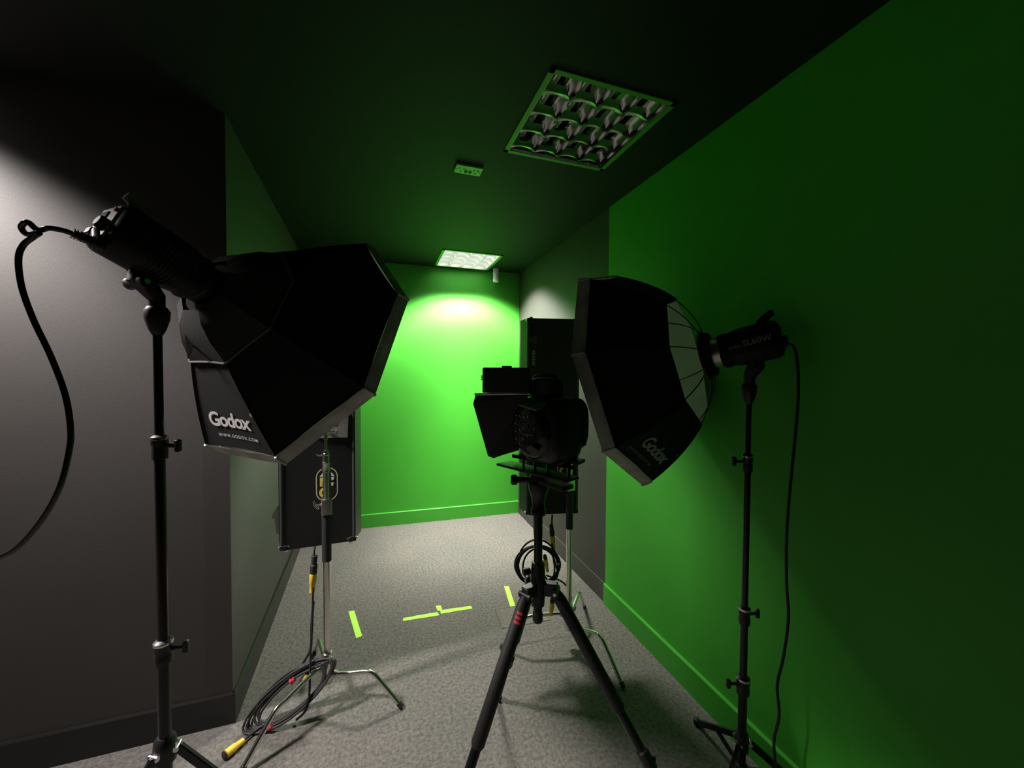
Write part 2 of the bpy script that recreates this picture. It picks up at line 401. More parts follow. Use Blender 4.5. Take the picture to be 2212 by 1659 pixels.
# ------------------------------------------------------------------ octagonal softboxes
def softbox(c, a, e1, e2, R, L, lip, sgn, label, skirt, logo_i, logo_flip, openr=.0, k1=.44, k2=.14):
    c, a, e1, e2 = map(Vector, (c, a, e1, e2)); a.normalize(); e1 = (e1-a*e1.dot(a)).normalized(); e2 = (e2-a*e2.dot(a)-e1*e2.dot(e1)).normalized()
    ring = c-a*L; rr = .078
    t = thing('softbox', label, 'softbox', ring, 'octagonal softboxes')
    z1 = L-lip
    def prof(q):                      # q 0 ring .. 1 lip: bent rib, Bezier
        P0, P1, P2 = Vector((rr, .0)), Vector((R*k1, z1*k2)), Vector((R, z1))
        v = P0*(1-q)**2+P1*2*q*(1-q)+P2*q*q; return v.x, v.y
    def pt(i, r, z): th = math.radians(45*i); return ring+a*z+r*(math.cos(th)*e1+math.sin(th)*e2)
    def surf(i, wv, q, off=0.0):
        r, z = prof(q); sag = .985+.015*(abs(2*wv-1))**2
        P = pt(i, r, z).lerp(pt(i+1, r, z), wv); ctr = ring+a*z; P = ctr+(P-ctr)*sag
        if off:
            r2, z2 = prof(min(1, q+.01)); P2 = pt(i, r2, z2).lerp(pt(i+1, r2, z2), wv)
            tv = (P2-pt(i, r, z).lerp(pt(i+1, r, z), wv)).normalized(); ev = (pt(i+1, r, z)-pt(i, r, z)).normalized()
            n = tv.cross(ev).normalized(); 
            if n.dot(P-(ring+a*z1*.95)) < 0: n = -n
            P = P+n*off
        return P
    NQ, NW = 14, 6; q0 = openr
    for i in range(8):
        mb = MB(); vs = []
        for j in range(NQ+1):
            q = q0+(1-q0)*j/NQ
            for k in range(NW+1): vs.append(surf(i, k/NW, q))
        for j in range(NQ+1):
            q = q0+(1-q0)*j/NQ
            for k in range(NW+1): vs.append(surf(i, k/NW, q, -.0015))
        W = NW+1; o = (NQ+1)*W
        fs = [(j*W+k, j*W+k+1, (j+1)*W+k+1, (j+1)*W+k) for j in range(NQ) for k in range(NW)]
        mb.add(vs, fs, 0); mb.m = [0]*len(fs)
        mb.f += [(o+j*W+k, o+(j+1)*W+k, o+(j+1)*W+k+1, o+j*W+k+1) for j in range(NQ) for k in range(NW)]; mb.m += [1]*(NQ*NW)
        pn = mb.build('fabric_panel', [FABRIC, INNER], t)
        # piping along the rib seam
        mb = MB(); mb.tube([surf(i, 0, q0+(1-q0)*j/12, .001) for j in range(13)], .0028, 6); mb.build('seam_piping', FABRIC, pn)
    # bent steel ribs from the speed ring
    for i in range(8):
        mb = MB(); mb.tube([pt(i, *prof(j/14))-(pt(i, 1, 0)-pt(i, 0, 0))*.006 for j in range(15)], .0022, 6); mb.build('rib', POLEB, t)
    # pale edge band
    mb = MB(); n8 = 8; RL = R*1.008
    for i in range(8):
        vs = []; NS = 12
        for k in range(NS+1):
            w_ = k/NS; wr = .0035*math.sin(w_*19+i*2.1)*(1-abs(2*w_-1))
            for (rad, z) in ((R*.999, z1-.004), (RL+.004+wr, z1+.006), (RL+.007-wr, z1+lip*.55), (RL+.014, L-.006), (RL-.010, L+.004)):
                vs.append(pt(i, rad, z).lerp(pt(i+1, rad, z), w_))
        mb.add(vs, [(k*5+j, (k+1)*5+j, (k+1)*5+j+1, k*5+j+1) for k in range(NS) for j in range(4)])
    mb.build('edge_band', LIP, t)
    mb = MB()
    for i in range(8):
        mb = MB(); mb.tube([pt(i, R*1.003, z1-.002), pt(i, R*1.022, z1+lip*.5), pt(i, R*1.032, L-.003)], .006, 8); mb.build('corner_pocket', LIP, t)
    # front diffusion cloth
    mb = MB(); ctr = c-a*.012
    vs = [ctr]+[pt(i, R*.985, L-.010) for i in range(8)]; mb.add(vs, [(0, i+1, (i+1) % 8+1) for i in range(8)]); mb.build('diffusion_cloth', DIFF, t, False)
    # speed ring
    mb = MB(); M = frame(ring, e1, a); mb.lathe(M, [(.060, -.020), (.086, -.020), (.090, -.006), (.090, .012), (.080, .02), (.062, .02), (.060, -.02)], 32)
    sr = mb.build('speed_ring', mat('matt_ring_metal', (.012, .012, .012), .85, spec=.08), t)
    mb = MB(); mb.lathe(M, [(.052, -.052), (.062, -.052), (.062, -.018), (.052, -.018), (.052, -.052)], 28); mb.build('ring_collar', PLASTIC if skirt else SATIN, sr)
    for i in range(8):
        mb = MB(); th = math.radians(45*i+0); d_ = math.cos(th)*e1+math.sin(th)*e2
        mb.cyl(ring+d_*.074-a*.006, ring+d_*.098+a*.012, .008, 10); mb.build('rib_socket', PLASTIC, sr)
    if skirt:
        # fabric skirt folded back around the speed ring, open towards the light
        qa, qb = .0, .50
        for i in range(8):
            mb = MB(); vs = []; NS = 8
            for k in range(NS+1):
                w_ = k/NS
                for j in range(4):
                    s_ = j/3; base = surf(i, w_, .46, .004); rim_ = ring-a*.028+(pt(i, .098, 0).lerp(pt(i+1, .098, 0), w_)-ring)
                    mid = rim_.lerp(base, s_)+(-a)*.022*math.sin(PI*s_)
                    vs.append(mid)
            mb.add(vs, [(k*4+j, k*4+j+1, (k+1)*4+j+1, (k+1)*4+j) for k in range(NS) for j in range(3)])
            sk = mb.build('skirt_panel', SKIRT, t)
            mb = MB(); mb.tube([surf(i, k/8, .465, .006) for k in range(9)], .0035, 6); mb.build('hem', HEM, sk)
        mb = MB(); fl = [at(437, 659, 1.22), at(447, 664, 1.22), at(424, 735, 1.215), at(408, 776, 1.22), at(401, 714, 1.21), at(394, 706, 1.205)]
        n6 = len(fl); vs = fl+[p-a*.004+UP*.001 for p in fl]; mb.add(vs, [tuple(range(n6)), tuple(reversed(range(n6, 2*n6)))]+[(i, (i+1) % n6, n6+(i+1) % n6, n6+i) for i in range(n6)]); mb.build('skirt_flap', HEM, t, False)
    # printed lettering on the panel, along its rim edge
    def put(txt, size, dist, m, name, shear=0, bold=0, sp=1.0, dx=0):
        vs, fs = text_geo(txt, size, shear, bold, sp); mb = MB(); out = []
        i = logo_i; W0 = (pt(i, R, z1)-pt(i+1, R, z1)).length
        # arc length from rim to q
        tab = []; s_ = 0; pv = prof(1)
        for k in range(81):
            q = 1-k/80; v = prof(q); s_ += math.dist(v, pv); pv = v; tab.append((s_, q))
        def qof(d):
            for k in range(1, 81):
                if tab[k][0] >= d: 
                    s0, q0_ = tab[k-1]; s1, q1_ = tab[k]; return q0_+(q1_-q0_)*(d-s0)/(s1-s0+1e-9)
            return 0
        for x, y in vs:
            q = qof(max(0, dist+y)); r, z = prof(q); wd = W0*r/R; xx = x+dx
            wv = .5+(xx/wd)*(-1 if logo_flip else 1); out.append(surf(i, wv, q, .0022))
        mb.add(out, fs); mb.build(name, m, t, False)
    tx = WHITE if skirt else GREYTX
    put('Godox', .078, .112 if skirt else .100, tx, 'logo_print', .18, .0022, .92, dx=LOGO_DX if skirt else .0)
    put('WWW.GODOX.COM', .018, .050 if skirt else .040, tx if skirt else DIMTX, 'web_print', 0, .0003, 1.25, dx=.02 if skirt else -.03)
    put('®', .018, .150, tx, 'mark_print', dx=.135)
    return t, ring, a
SKIRT = mat('dark_grey_skirt_fabric', (.034, .034, .031), .8, spec=.3, bump=.2, bscale=60)
LOGO_DX = .0
sbA = softbox((-.2887, 1.7231, 1.7244), (.5878, .6878, -.4259), (.5695, .022, .8217), (-.5745, .7256, .3788), .475, .345, .045, -1,
      'large octagonal softbox on the near left stand, grey skirt closed round its lamp', True, -4, False)
sbB = softbox((1.0611, 1.528, 1.6105), (-.5571, .7981, -.2296), (-.5931, -.1889, .7827), (-.5813, -.5722, -.5786), .475, .359, .048, 1,
      'octagonal softbox on the right stand, open behind with bare ribs', False, 2, False, openr=.46, k1=.62, k2=.05)

# ------------------------------------------------------------------ studio lamps
BODYM = mat('matt_black_housing', (.008, .008, .008), .5, spec=.22)
def studio_light(ring, a, label, pole_t, near_left, LN):
    a = Vector(a).normalized(); side = a.cross(UP).normalized(); up = side.cross(a).normalized()
    f0 = ring-a*.05
    t = thing('studio_light', label, 'studio light', ring-a*pole_t-up*.11, 'LED studio lights')
    Mx = frame(f0, side, -a)
    mb = MB(); mb.lathe(Mx, [(.0, -.001), (.060, -.001), (.066, .004), (.068, .02), (.064, .03), (.066, .045), (.070, .06), (.071, LN-.02), (.066, LN-.004), (.058, LN)], 40, sq=.9)
    body = mb.build('body', BODYM, t)
    for k in range(7):
        mb = MB(); mb.lathe(Mx @ Matrix.Translation((0, 0, .075+k*.010)), [(.0715, 0), (.0728, .001), (.0728, .003), (.0715, .004)], 40, sq=.9); mb.build('vent_rib', RUBBER, body)
    # rear plate with dial and sockets
    Mr = Mx @ Matrix.Translation((0, 0, LN))
    mb = MB(); mb.box(Mr, .090, .100, .006, c=(0, 0, .002), bev=.006); rp = mb.build('rear_panel', GREYPL if near_left else PLASTIC, t)
    mb = MB(); mb.lathe(Mr @ Matrix.Translation((.015, -.01, .004)), [(.017, 0), (.017, .012), (.013, .016), (0, .016)], 20); mb.build('dial', PLASTIC, rp)
    mb = MB(); mb.box(Mr, .034, .020, .004, c=(-.015, .025, .006), bev=.002); mb.build('display', GLOSSB, rp)
    mb = MB(); mb.box(Mr, .024, .018, .012, c=(-.022, -.030, .008), bev=.002); mb.build('power_socket', PLASTIC, rp)
    mb = MB(); mb.lathe(Mr @ Matrix.Translation((.03, .036, .004)), [(.006, 0), (.006, .006), (0, .006)], 12); mb.build('switch', REDP, rp)
    # grab handle on the rear top
    o = f0-a*(LN-.02)+up*.062
    mb = MB(); pts = spline([o+a*.036-up*.006, o+a*.030+up*.008, o+a*.014+up*.022, o-a*.006+up*.034, o-a*.020+up*.036], 6)
    for s_ in (-1, 1): pass
    mb.tube(pts, [.016-.006*abs(i/len(pts)-.2) for i in range(len(pts))], 12); mb.build('handle', GREYPL if near_left else PLASTIC, t)
    # bracket under the body down to the stand spigot
    b0 = ring-a*pole_t; pz = b0-up*.062; foot = Vector((b0.x, b0.y, b0.z-.150))
    mb = MB(); mb.tube([b0-up*.045, b0-up*.085, foot+UP*.03, foot], [.036, .030, .021, .019], 18); br = mb.build('bracket', PLASTIC, t)
    mb = MB(); kn = b0-up*.095; 
    mb.cyl(kn-side*.040, kn+side*.040, .017, 16); mb.build('tilt_knob', PLASTIC, br)
    for s_ in (-1, 1):
        mb = MB(); mb.cyl(kn+side*s_*.040, kn+side*s_*.043, .007, 10); mb.build('bolt', CHROME, br)
    # name print on the side facing the camera
    sd = side if (CAM-b0).dot(side) > 0 else -side
    xx = a if (a.dot(RX) > 0) else -a
    Mt = frame(b0+sd*.0722-a*.0, xx, sd); 
    vs, fs = text_geo('SL60W', .030, .0, .0008, 1.05); mb = MB(); mb.add([Mt @ Vector((x+.028, y+.004, .001)) for x, y in vs], fs)
    mb.build('model_print', mat('lamp_print', (.20, .19, .19), .5) if not near_left else mat('faint_print', (.035, .035, .035), .5), body, False)
    vs, fs = text_geo('Godox', .014, .0, .0004, 1.0); mb = MB(); mb.add([Mt @ Vector((x-.045, y-.0, .001)) for x, y in vs], fs)
    mb.build('maker_print', DIMTX if not near_left else RUBBER, body, False)
    return t, foot, f0-a*LN-up*.03+side*0, up, side
slA = studio_light(sbA[1], sbA[2], 'black studio lamp behind the near left softbox, grey rear panel', .165, True, .232)
slB = studio_light(sbB[1], sbB[2], 'black studio lamp behind the right softbox, pale lettering on its side', .150, False, .198)

# ------------------------------------------------------------------ black light stands
def light_stand(foot, label, zs, azs, spread, hubz, r0, collars):
    x, y = foot.x, foot.y
    t = thing('light_stand', label, 'light stand', (x, y, 0), 'black light stands')
    O = lambda z: Vector((x, y, z))
    rad = [r0*.72, r0*.86, r0, r0*1.16][:len(zs)]
    top = foot.z; prev = top
    for i, z in enumerate(zs):
        mb = MB(); mb.cyl(O(z-.03), O(prev), rad[i], 20); mb.build('pole_section', POLEB, t); prev = z
    mb = MB(); mb.lathe(O(0), [(r0*.8, top-.075), (r0*1.3, top-.06), (r0*1.9, top-.03), (r0*2.0, top-.008), (r0*1.5, top+.004), (0, top+.006)], 20); mb.build('top_socket', PLASTIC, t)
    for i, z in enumerate(zs[:-1]):
        d = collars[i]; R_ = rad[i+1]*1.45
        mb = MB(); mb.lathe(O(0), [(rad[i+1]*.9, z-.045), (R_, z-.043), (R_*1.05, z-.02), (R_*.92, z-.008), (R_*1.08, z), (R_*1.08, z+.02), (rad[i]*1.15, z+.026), (rad[i]*.9, z+.026)], 20)
        cl = mb.build('collar', PLASTIC, t)
        mb = MB(); mb.lathe(O(0), [(R_*1.085, z+.012), (R_*1.1, z+.014), (R_*1.1, z+.018), (R_*1.085, z+.02)], 20); mb.build('collar_ring', CHROME, cl)
        dv = RX*math.cos(d)+FY*math.sin(d)
        mb = MB(); mb.cyl(O(z-.005)+dv*R_*.8, O(z-.005)+dv*(R_+.028), .006, 10); mb.box(frame(O(z-.005)+dv*(R_+.034), dv, UP), .014, .016, .036, bev=.005); mb.build('lock_knob', PLASTIC, cl)
    # leg hub
    mb = MB(); mb.lathe(O(0), [(r0*1.0, hubz-.05), (r0*1.7, hubz-.045), (r0*1.9, hubz-.01), (r0*1.7, hubz+.02), (r0*1.2, hubz+.03)], 20); hub = mb.build('leg_hub', PLASTIC, t)
    mb = MB(); mb.lathe(O(0), [(r0*1.4, hubz*.36-.02), (r0*1.6, hubz*.36-.018), (r0*1.6, hubz*.36+.018), (r0*1.4, hubz*.36+.02)], 20); mb.build('brace_hub', PLASTIC, t)
    mb = MB(); mb.cyl(O(max(.02, hubz*.36-.08)), O(hubz), r0*1.1, 18); mb.build('pole_section', POLEB, t)
    for az in azs:
        dv = RX*math.cos(az)+FY*math.sin(az); a_ = O(hubz-.01)+dv*r0*2; b_ = O(.012)+dv*spread
        mb = MB(); mb.box(frame((a_+b_)/2, (b_-a_), dv.cross(UP)), (b_-a_).length, .024, .014, bev=.003); lg = mb.build('leg', POLEB, t)
        mb = MB(); mb.lathe(Matrix.Translation(b_), [(.014, -.012), (.017, 0), (.014, .014), (0, .016)], 12); mb.build('rubber_foot', RUBBER, lg)
        m_ = a_.lerp(b_, .5); mb = MB(); mb.box(frame((O(hubz*.36)+m_)/2, (m_-O(hubz*.36)), dv.cross(UP)), (m_-O(hubz*.36)).length, .018, .008); mb.build('brace', POLEB, t)
        mb = MB(); mb.cyl(a_-dv.cross(UP)*.014, a_+dv.cross(UP)*.014, .008, 10); mb.build('leg_joint', CHROME, lg)
    return t
def zof(px, py, xy):
    d = _f+(px-1106)/F_PX*_r-(py-829.5)/F_PX*_u
    k = Vector((xy.x, xy.y)).length/Vector((d.x, d.y)).length; return (CAM+d*k).z
fa = slA[1]; fb = slB[1]
light_stand(fa, 'black light stand near the left wall under the large softbox', [zof(328, 960, fa), zof(326, 1408, fa), zof(325, 1600, fa)], [math.radians(138), math.radians(258), math.radians(18)], .44,
            zof(325, 1625, fa), .0150, [0.0, 0.25])
light_stand(fb, 'black light stand against the right green wall carrying the smaller softbox', [zof(1622, 995, fb), zof(1613, 1325, fb), zof(1608, 1475, fb), .16], [math.radians(100), math.radians(220), math.radians(340)], .27,
            .19, .0135, [PI*.98, 0.1, PI])

# ------------------------------------------------------------------ lamp cables
def cable(P, r, label, m=RUBBER, name='power_cable', n=10, grp=None):
    mb = MB(); mb.tube(spline(P, n), r, 10); return single(mb, name, m, label, 'cable', grp)
ra = slA[2]
t = thing('power_cable', 'thick black cable hanging in a bow at the left edge from the near lamp', 'cable', at(0, 1203, .9))
mb = MB(); mb.tube(spline([ra, at(195, 522, .93), at(150, 502, .9), at(108, 493, .88), at(82, 497, .88), at(60, 480, .875), at(46, 490, .88), at(58, 506, .885), at(84, 503, .87), at(72, 512, .88),
      at(50, 530, .88), at(40, 560, .88), at(47, 620, .88), at(72, 690, .88), at(110, 770, .88), at(140, 850, .88), at(152, 920, .88), at(150, 970, .88), at(130, 1050, .88), at(92, 1120, .88),
      at(40, 1180, .88), at(0, 1203, .88), at(-60, 1228, .88), at(-150, 1270, .90), at(-260, 1370, .95), Vector((-1.42, 1.15, .25)), Vector((-1.50, 1.22, .04)), Vector((-1.58, 1.32, .008)), Vector((-1.80, 1.45, .008)), Vector((-2.1, 1.50, .008))], 8), .0058, 12); mb.build('cord', GLOSSB, t)
mb = MB(); pts = [ra, at(212, 530, .95), at(190, 517, .93), at(160, 505, .905)]; mb.tube(spline(pts, 6), [.014]*8+[.011]*8+[.008]*3, 12); pg = mb.build('plug', PLASTIC, t)
for k in range(6):
    mb = MB(); q = at(192, 518, .93).lerp(at(150, 501, .90), k/6); q2 = at(192, 518, .93).lerp(at(150, 501, .90), (k+.4)/6); mb.cyl(q, q2, .0125, 12); mb.build('strain_rib', PLASTIC, pg)
rb = slB[2]
cable([rb, at(1700, 742, 1.40), at(1716, 752, 1.40), at(1723, 790, 1.40), at(1724, 860, 1.40), at(1717, 950, 1.40), at(1706, 1060, 1.40), at(1699, 1160, 1.40), at(1699, 1260, 1.40), at(1703, 1335, 1.40),
       at(1692, 1420, 1.41), at(1679, 1480, 1.42), at(1683, 1545, 1.42), at(1672, 1600, 1.43), at(1676, 1659, 1.43), at(1684, 1735, 1.43), at(1700, 1768, 1.43)], .0050, 'thin black cable dropping from the right lamp in front of the green wall', n=8)

# ------------------------------------------------------------------ chrome C-stands with fluorescent banks
def c_stand(base, azs, label, R=.40, zk=.185, leglen_scale=(1, 1, 1)):
    x, y = base.x, base.y; O = lambda z: Vector((x, y, z))
    t = thing('c_stand', label, 'stand', (x, y, 0), 'chrome turtle-base stands')
    mb = MB(); mb.cyl(O(.10), O(.86), .0165, 20); mb.build('pole_section', CHROME, t)
    mb = MB(); mb.lathe(O(0), [(.0, .09), (.018, .092), (.026, .11), (.026, .20), (.022, .215), (.024, .225), (.024, .245), (.018, .25)], 20); hb = mb.build('leg_hub', CHROME, t)
    mb = MB(); dv = RX*.6-FY*.8; mb.cyl(O(.235)+dv*.02, O(.235)+dv*.045, .005, 8); mb.tube([O(.235)+dv*.045+UP*.016+RX*.01, O(.235)+dv*.05, O(.235)+dv*.045-UP*.016-RX*.012], .0045, 8); mb.build('hub_knob', CHROME, hb)
    for k, az in enumerate(azs):
        dv = RX*math.cos(az)+FY*math.sin(az); z0 = .145+.022*k; sc = leglen_scale[k]
        P = [O(z0)+dv*.02, O(z0+.004)+dv*.09, O(zk+.002)+dv*R*.52*sc, O(zk-.004)+dv*R*.62*sc, O(zk-.03)+dv*R*.70*sc, O(.012)+dv*R*sc]
        mb = MB(); mb.tube(spline(P, 6), .0105, 14); lg = mb.build('leg', CHROME, t)
        mb = MB(); e = O(.012)+dv*R*sc; d_ = (P[-1]-P[-2]).normalized(); mb.cyl(e-d_*.02, e+d_*.006, .0125, 14); mb.build('rubber_foot', RUBBER, lg)
        mb = MB(); mb.cyl(O(z0)+dv*.018, O(z0)+dv*.052, .0155, 14); mb.build('leg_socket', SATIN, lg)
    mb = MB(); mb.cyl(O(.70), O(.925), .0215, 20); mb.build('foam_sleeve', RUBBER, t)
    # clamp block and T handle
    mb = MB(); mb.box(frame(O(.965), RX*.8+FY*.5, UP), .048, .044, .075, bev=.004); cb = mb.build('clamp_block', CHROME, t)
    mb = MB(); dl = (-RX*.95-FY*.3).normalized(); o = O(.975); mb.cyl(o+dl*.02, o+dl*.05, .006, 10); mb.tube([o+dl*.05+UP*.022-RX*.006, o+dl*.052, o+dl*.048-UP*.018+RX*.014], .0055, 10); mb.build('clamp_handle', CHROME, cb)
    mb = MB(); mb.cyl(O(.99), O(1.14), .0140, 20); mb.build('pole_section', CHROME, t)
    mb = MB(); mb.lathe(O(0), [(.012, 1.13), (.019, 1.135), (.019, 1.175), (.020, 1.177), (.020, 1.183), (.017, 1.185), (.017, 1.215), (.0195, 1.218), (.0195, 1.224), (.013, 1.226), (.012, 1.24)], 20); mb.build('riser_collar', CHROME, t)
    mb = MB(); o = O(1.215); mb.tube([o+dl*.015, o+dl*.034, o+dl*.042+UP*.01], .004, 8); mb.build('collar_pin', CHROME, t)
    mb = MB(); mb.lathe(O(0), [(.0065, 1.23), (.0065, 1.29), (.010, 1.292), (.010, 1.352), (.008, 1.356), (0, 1.356)], 16); mb.build('spigot', CHROME, t)
    return t, Vector((x, y, 0))
def light_bank(stand_xy, left_pt, right_pt, z0, z1, label, txt):
    """long flat tube fixture standing upright, its back towards the camera"""
    l, r = Vector((left_pt.x, left_pt.y, 0)), Vector((right_pt.x, right_pt.y, 0)); xa = (r-l).normalized(); w_ = (r-l).length
    nf = UP.cross(xa).normalized()                  # away from the camera
    if nf.dot(FY) < 0: nf = -nf
    m = (l+r)/2; t = thing('light_bank', label, 'light panel', (m.x, m.y, z0), 'upright fluorescent light banks')
    def prof(z, x, d): return m+xa*x+nf*d+UP*z
    mb = MB(); hw, fw, dp, ch = w_/2, w_/2+.030, .125, .012
    sec = [(-hw+ch, 0), (hw-ch, 0), (hw, ch), (fw, dp), (-fw, dp), (-hw, ch)]
    k = len(sec); vs = [prof(z0, *s) for s in sec]+[prof(z1, *s) for s in sec]
    mb.add(vs, [tuple(range(k)), tuple(reversed(range(k, 2*k)))]+[(i, k+i, k+(i+1) % k, (i+1) % k) for i in range(k)]); case = mb.build('case', CASE, t, False)
    # aluminium-look edge rails
    for s_ in (-1, 1):
        mb = MB(); mb.tube([prof(z0+.012, s_*(hw-.004), .004), prof(z1-.012, s_*(hw-.004), .004)], .0085, 10); mb.build('edge_rail', mat('dark_grey_rail', (.05, .053, .055), .45), case)
    # chromed corner caps and rivets
    for zc, sz in ((z0, 1), (z1, -1)):
        for s_ in (-1, 1):
            mb = MB(); mb.box(frame(prof(zc+sz*.012, s_*(hw-.012), .012), xa, UP), .036, .034, .026, bev=.006); cp = mb.build('corner_cap', CASE, t)
            mb = MB(); mb.lathe(zframe(prof(zc+sz*.022, s_*(hw-.034), -.007), -nf), [(.0055, 0), (.0045, .004), (0, .005)], 12); mb.lathe(zframe(prof(zc-sz*.004, s_*(hw-.020), .003), -UP*sz), [(.010, -.004), (.009, .003), (0, .005)], 12)
            mb.lathe(zframe(prof(zc+sz*.012, s_*(hw+.009), .012), xa*s_), [(.0055, 0), (.0045, .004), (0, .005)], 12); mb.build('rivet', CHROME, cp)
    # white cover flap on the far side edge
    mb = MB(); tabp = [prof(z0+.045, -fw+.004, dp-.02), prof(z0+.195, -fw+.004, dp-.02), prof(z0+.150, -fw-.024, dp-.02), prof(z0+.130, -fw-.028, dp-.02), prof(z0+.128, -fw-.016, dp-.02), prof(z0+.05, -fw-.008, dp-.02)]
    mb.add(tabp+[p+nf*.004 for p in tabp], [(5, 4, 3, 2, 1, 0), (6, 7, 8, 9, 10, 11)]+[(i, (i+1) % 6, 6+(i+1) % 6, 6+i) for i in range(6)])
    if txt != 'right': mb.build('side_label', WHITE, t, False)
    # four tubes behind a louvre on the hidden front
    for i in range(4):
        mb = MB(); x = -hw+.045+i*(w_-.09)/3; mb.cyl(prof(z0+.04, x, dp+.012), prof(z1-.04, x, dp+.012), .0127, 12); mb.build('fluorescent_tube', TUBEOFF, t)
    # centre mount plate
    s = Vector((stand_xy.x, stand_xy.y, 0)); off = (s-m); sx = off.dot(xa)
    mb = MB(); M = frame(prof(1.345, sx+.022, -.006), xa, -nf); mb.prism(M, [(-.075, -.055), (.072, -.058), (.078, .060), (-.070, .060)], -.004, .003); mp = mb.build('mount_plate', PLATE, t, False)
    mb = MB(); mb.prism(M, [(-.012, .004), (.022, .004), (.026, .030)], .0032, .0042); mb.build('plate_slot', HOLE, mp, False)
    mb = MB(); q = s+UP*1.325; mb.cyl(q, q+nf*(-(off.dot(nf))-.002), .010, 12); mb.cyl(q+xa*.008, q+xa*.045, .006, 10); mb.tube([q+xa*.045+UP*.010-nf*.004, q+xa*.052, q+xa*.046-UP*.010], .006, 8); mb.build('mount_bolt', CHROME, mp)
    # printed oval badge, lettering turned upright
    Mb = frame(prof(1.055, sx-.002, -.0012), xa, -nf); N = 40; hw_, hh_ = .050, .086; ring_o, ring_i = [], []
    for (RR_, arr) in ((0, ring_o), (.0045, ring_i)):
        for k2 in range(N):
            a_ = 2*PI*k2/N; cx_ = 0; cyv = (hh_-hw_)*(1 if math.sin(a_) > 0 else -1)
            arr.append((math.cos(a_)*(hw_-RR_), cyv+math.sin(a_)*(hw_-RR_)))
    mb = MB(); vs = [Mb @ Vector((x, y, 0)) for x, y in ring_o+ring_i]; mb.add(vs, [(i, (i+1) % N, N+(i+1) % N, N+i) for i in range(N)]); bg = mb.build('badge_outline', mat('pale_yellow_print', (.72, .66, .36), .6), t, False)
    mb = MB()
    mb.add([Mb @ Vector((x, y, .0003)) for x, y in ((-.034, .040), (-.012, .068), (-.006, .068), (-.010, .042))], [(0, 3, 2, 1)])
    for poly in (((.018, .060), (.030, .048), (.034, .038), (.020, .040)), ((.018, .034), (.034, .036), (.030, .020), (.022, .018)), ((.018, .006), (.030, .008), (.028, -.010), (.020, -.008))):
        mb.add([Mb @ Vector((x, y, .0003)) for x, y in poly], [(0, 1, 2, 3)])
    mb.build('badge_print', WHITE, bg, False)
    mb = MB()
    mb.add([Mb @ Vector((x, y, .0003)) for x, y in ((-.032, .036), (-.006, .036), (-.006, .018), (-.020, .020), (-.020, -.010), (-.032, -.008))], [(0, 1, 2, 3), (0, 3, 4, 5)])
    arc = [(-.012+.024*math.cos(a_), -.040+.026*math.sin(a_)) for a_ in [math.radians(80+i*14) for i in range(13)]]; arc2 = [(-.012+.011*math.cos(a_), -.040+.013*math.sin(a_)) for a_ in [math.radians(80+i*14) for i in range(13)]]
    mb.add([Mb @ Vector((x, y, .0003)) for x, y in arc+arc2], [(i, i+1, 14+i, 13+i) for i in range(12)]); mb.build('badge_letters', YTX, bg, False)
    if txt == 'right':
        Mt = frame(prof(z1-.21, -hw+.036, -.0015), -UP, -nf)
        for s_, sz_, ox, oy, m_ in (('4BANK', .030, .030, -.002, GREYTX), ('CO', .030, -.078, .004, DIMTX), ('KINO', .012, -.078, -.018, DIMTX)):
            vs, fs = text_geo(s_, sz_, 0, .0008, 1.05); mb = MB(); mb.add([Mt @ Vector((x+ox, y+oy, .0002)) for x, y in vs], fs); mb.build('model_print', m_, case, False)
    return t
# left pair
baseL = fr((703-1106)/F_PX*1.88, 1.88, 0); baseL.z = 0
stL = c_stand(baseL, [math.radians(-6), math.radians(125), math.radians(243)], 'chrome C-stand behind the left softbox holding an upright light bank', leglen_scale=(.93, 1, 1), zk=.165)
pl, pr = at(607, 1186, 1.894), at(767, 1165, 2.014)
light_bank(stL[1], pl, pr, .75, 1.95, 'upright black light bank behind the left softbox, yellow badge visible', 'left')
# right pair
baseR = Vector((1.068, 2.056, 0))
def azof(b, p): d = p-b; return math.atan2(d.dot(FY), d.dot(RX))
stR = c_stand(baseR, [azof(baseR, Vector((1.184, 1.672, 0))), azof(baseR, Vector((1.342, 2.349, 0))), azof(baseR, Vector((.678, 2.147, 0)))], 'chrome C-stand behind the camera tripod holding an upright light bank')
pl, pr = at(1138, 1113, 2.395), at(1247, 1110, 2.43)
light_bank(stR[1], pl, pr, .75, 1.95, 'upright black light bank behind the video camera, lettered along its left edge', 'right')

# coiled cables and yellow plugs ------------------------------------------------
def plug(p, q, parent, r=.015, dark=.45, name='connector'):
    d = (q-p); n = d.normalized(); mb = MB()
    mb.lathe(zframe(p, n), [(r*.7, 0), (r, .004), (r, d.length*.5), (r*.82, d.length*.55), (r*.72, d.length*.96), (r*.4, d.length)], 16)
    o = mb.build(name, YEL, parent)
    mb = MB(); L_ = d.length*dark; mb.lathe(zframe(p-n*L_, n), [(r*.6, 0), (r*.85, .003), (r*.8, L_*.5), (r*1.02, L_*.55), (r*1.0, L_)], 16); mb.build('coupling', RUBBER, o)
def loops(c, u, v, n, jit, seed, sag=0):
    rnd = random.Random(seed); P = []
    for k in range(n):
        ju, jv = 1+rnd.uniform(-jit, jit), 1+rnd.uniform(-jit, jit); off = Vector((rnd.uniform(-.012, .012), rnd.uniform(-.012, .012), rnd.uniform(-.010, .012)))
        for j in range(10):
            a_ = 2*PI*j/10; P.append(c+off*(.5+.5*math.sin(a_*.5))+u*math.cos(a_)*ju+v*math.sin(a_)*jv)
    for p in P: p.z = max(p.z, .008+.003*rnd.random())
    return P
t = thing('cable_coil', 'coiled black cable with red ties and yellow plugs at the left chrome stand foot', 'cable', onz(620, 1530))
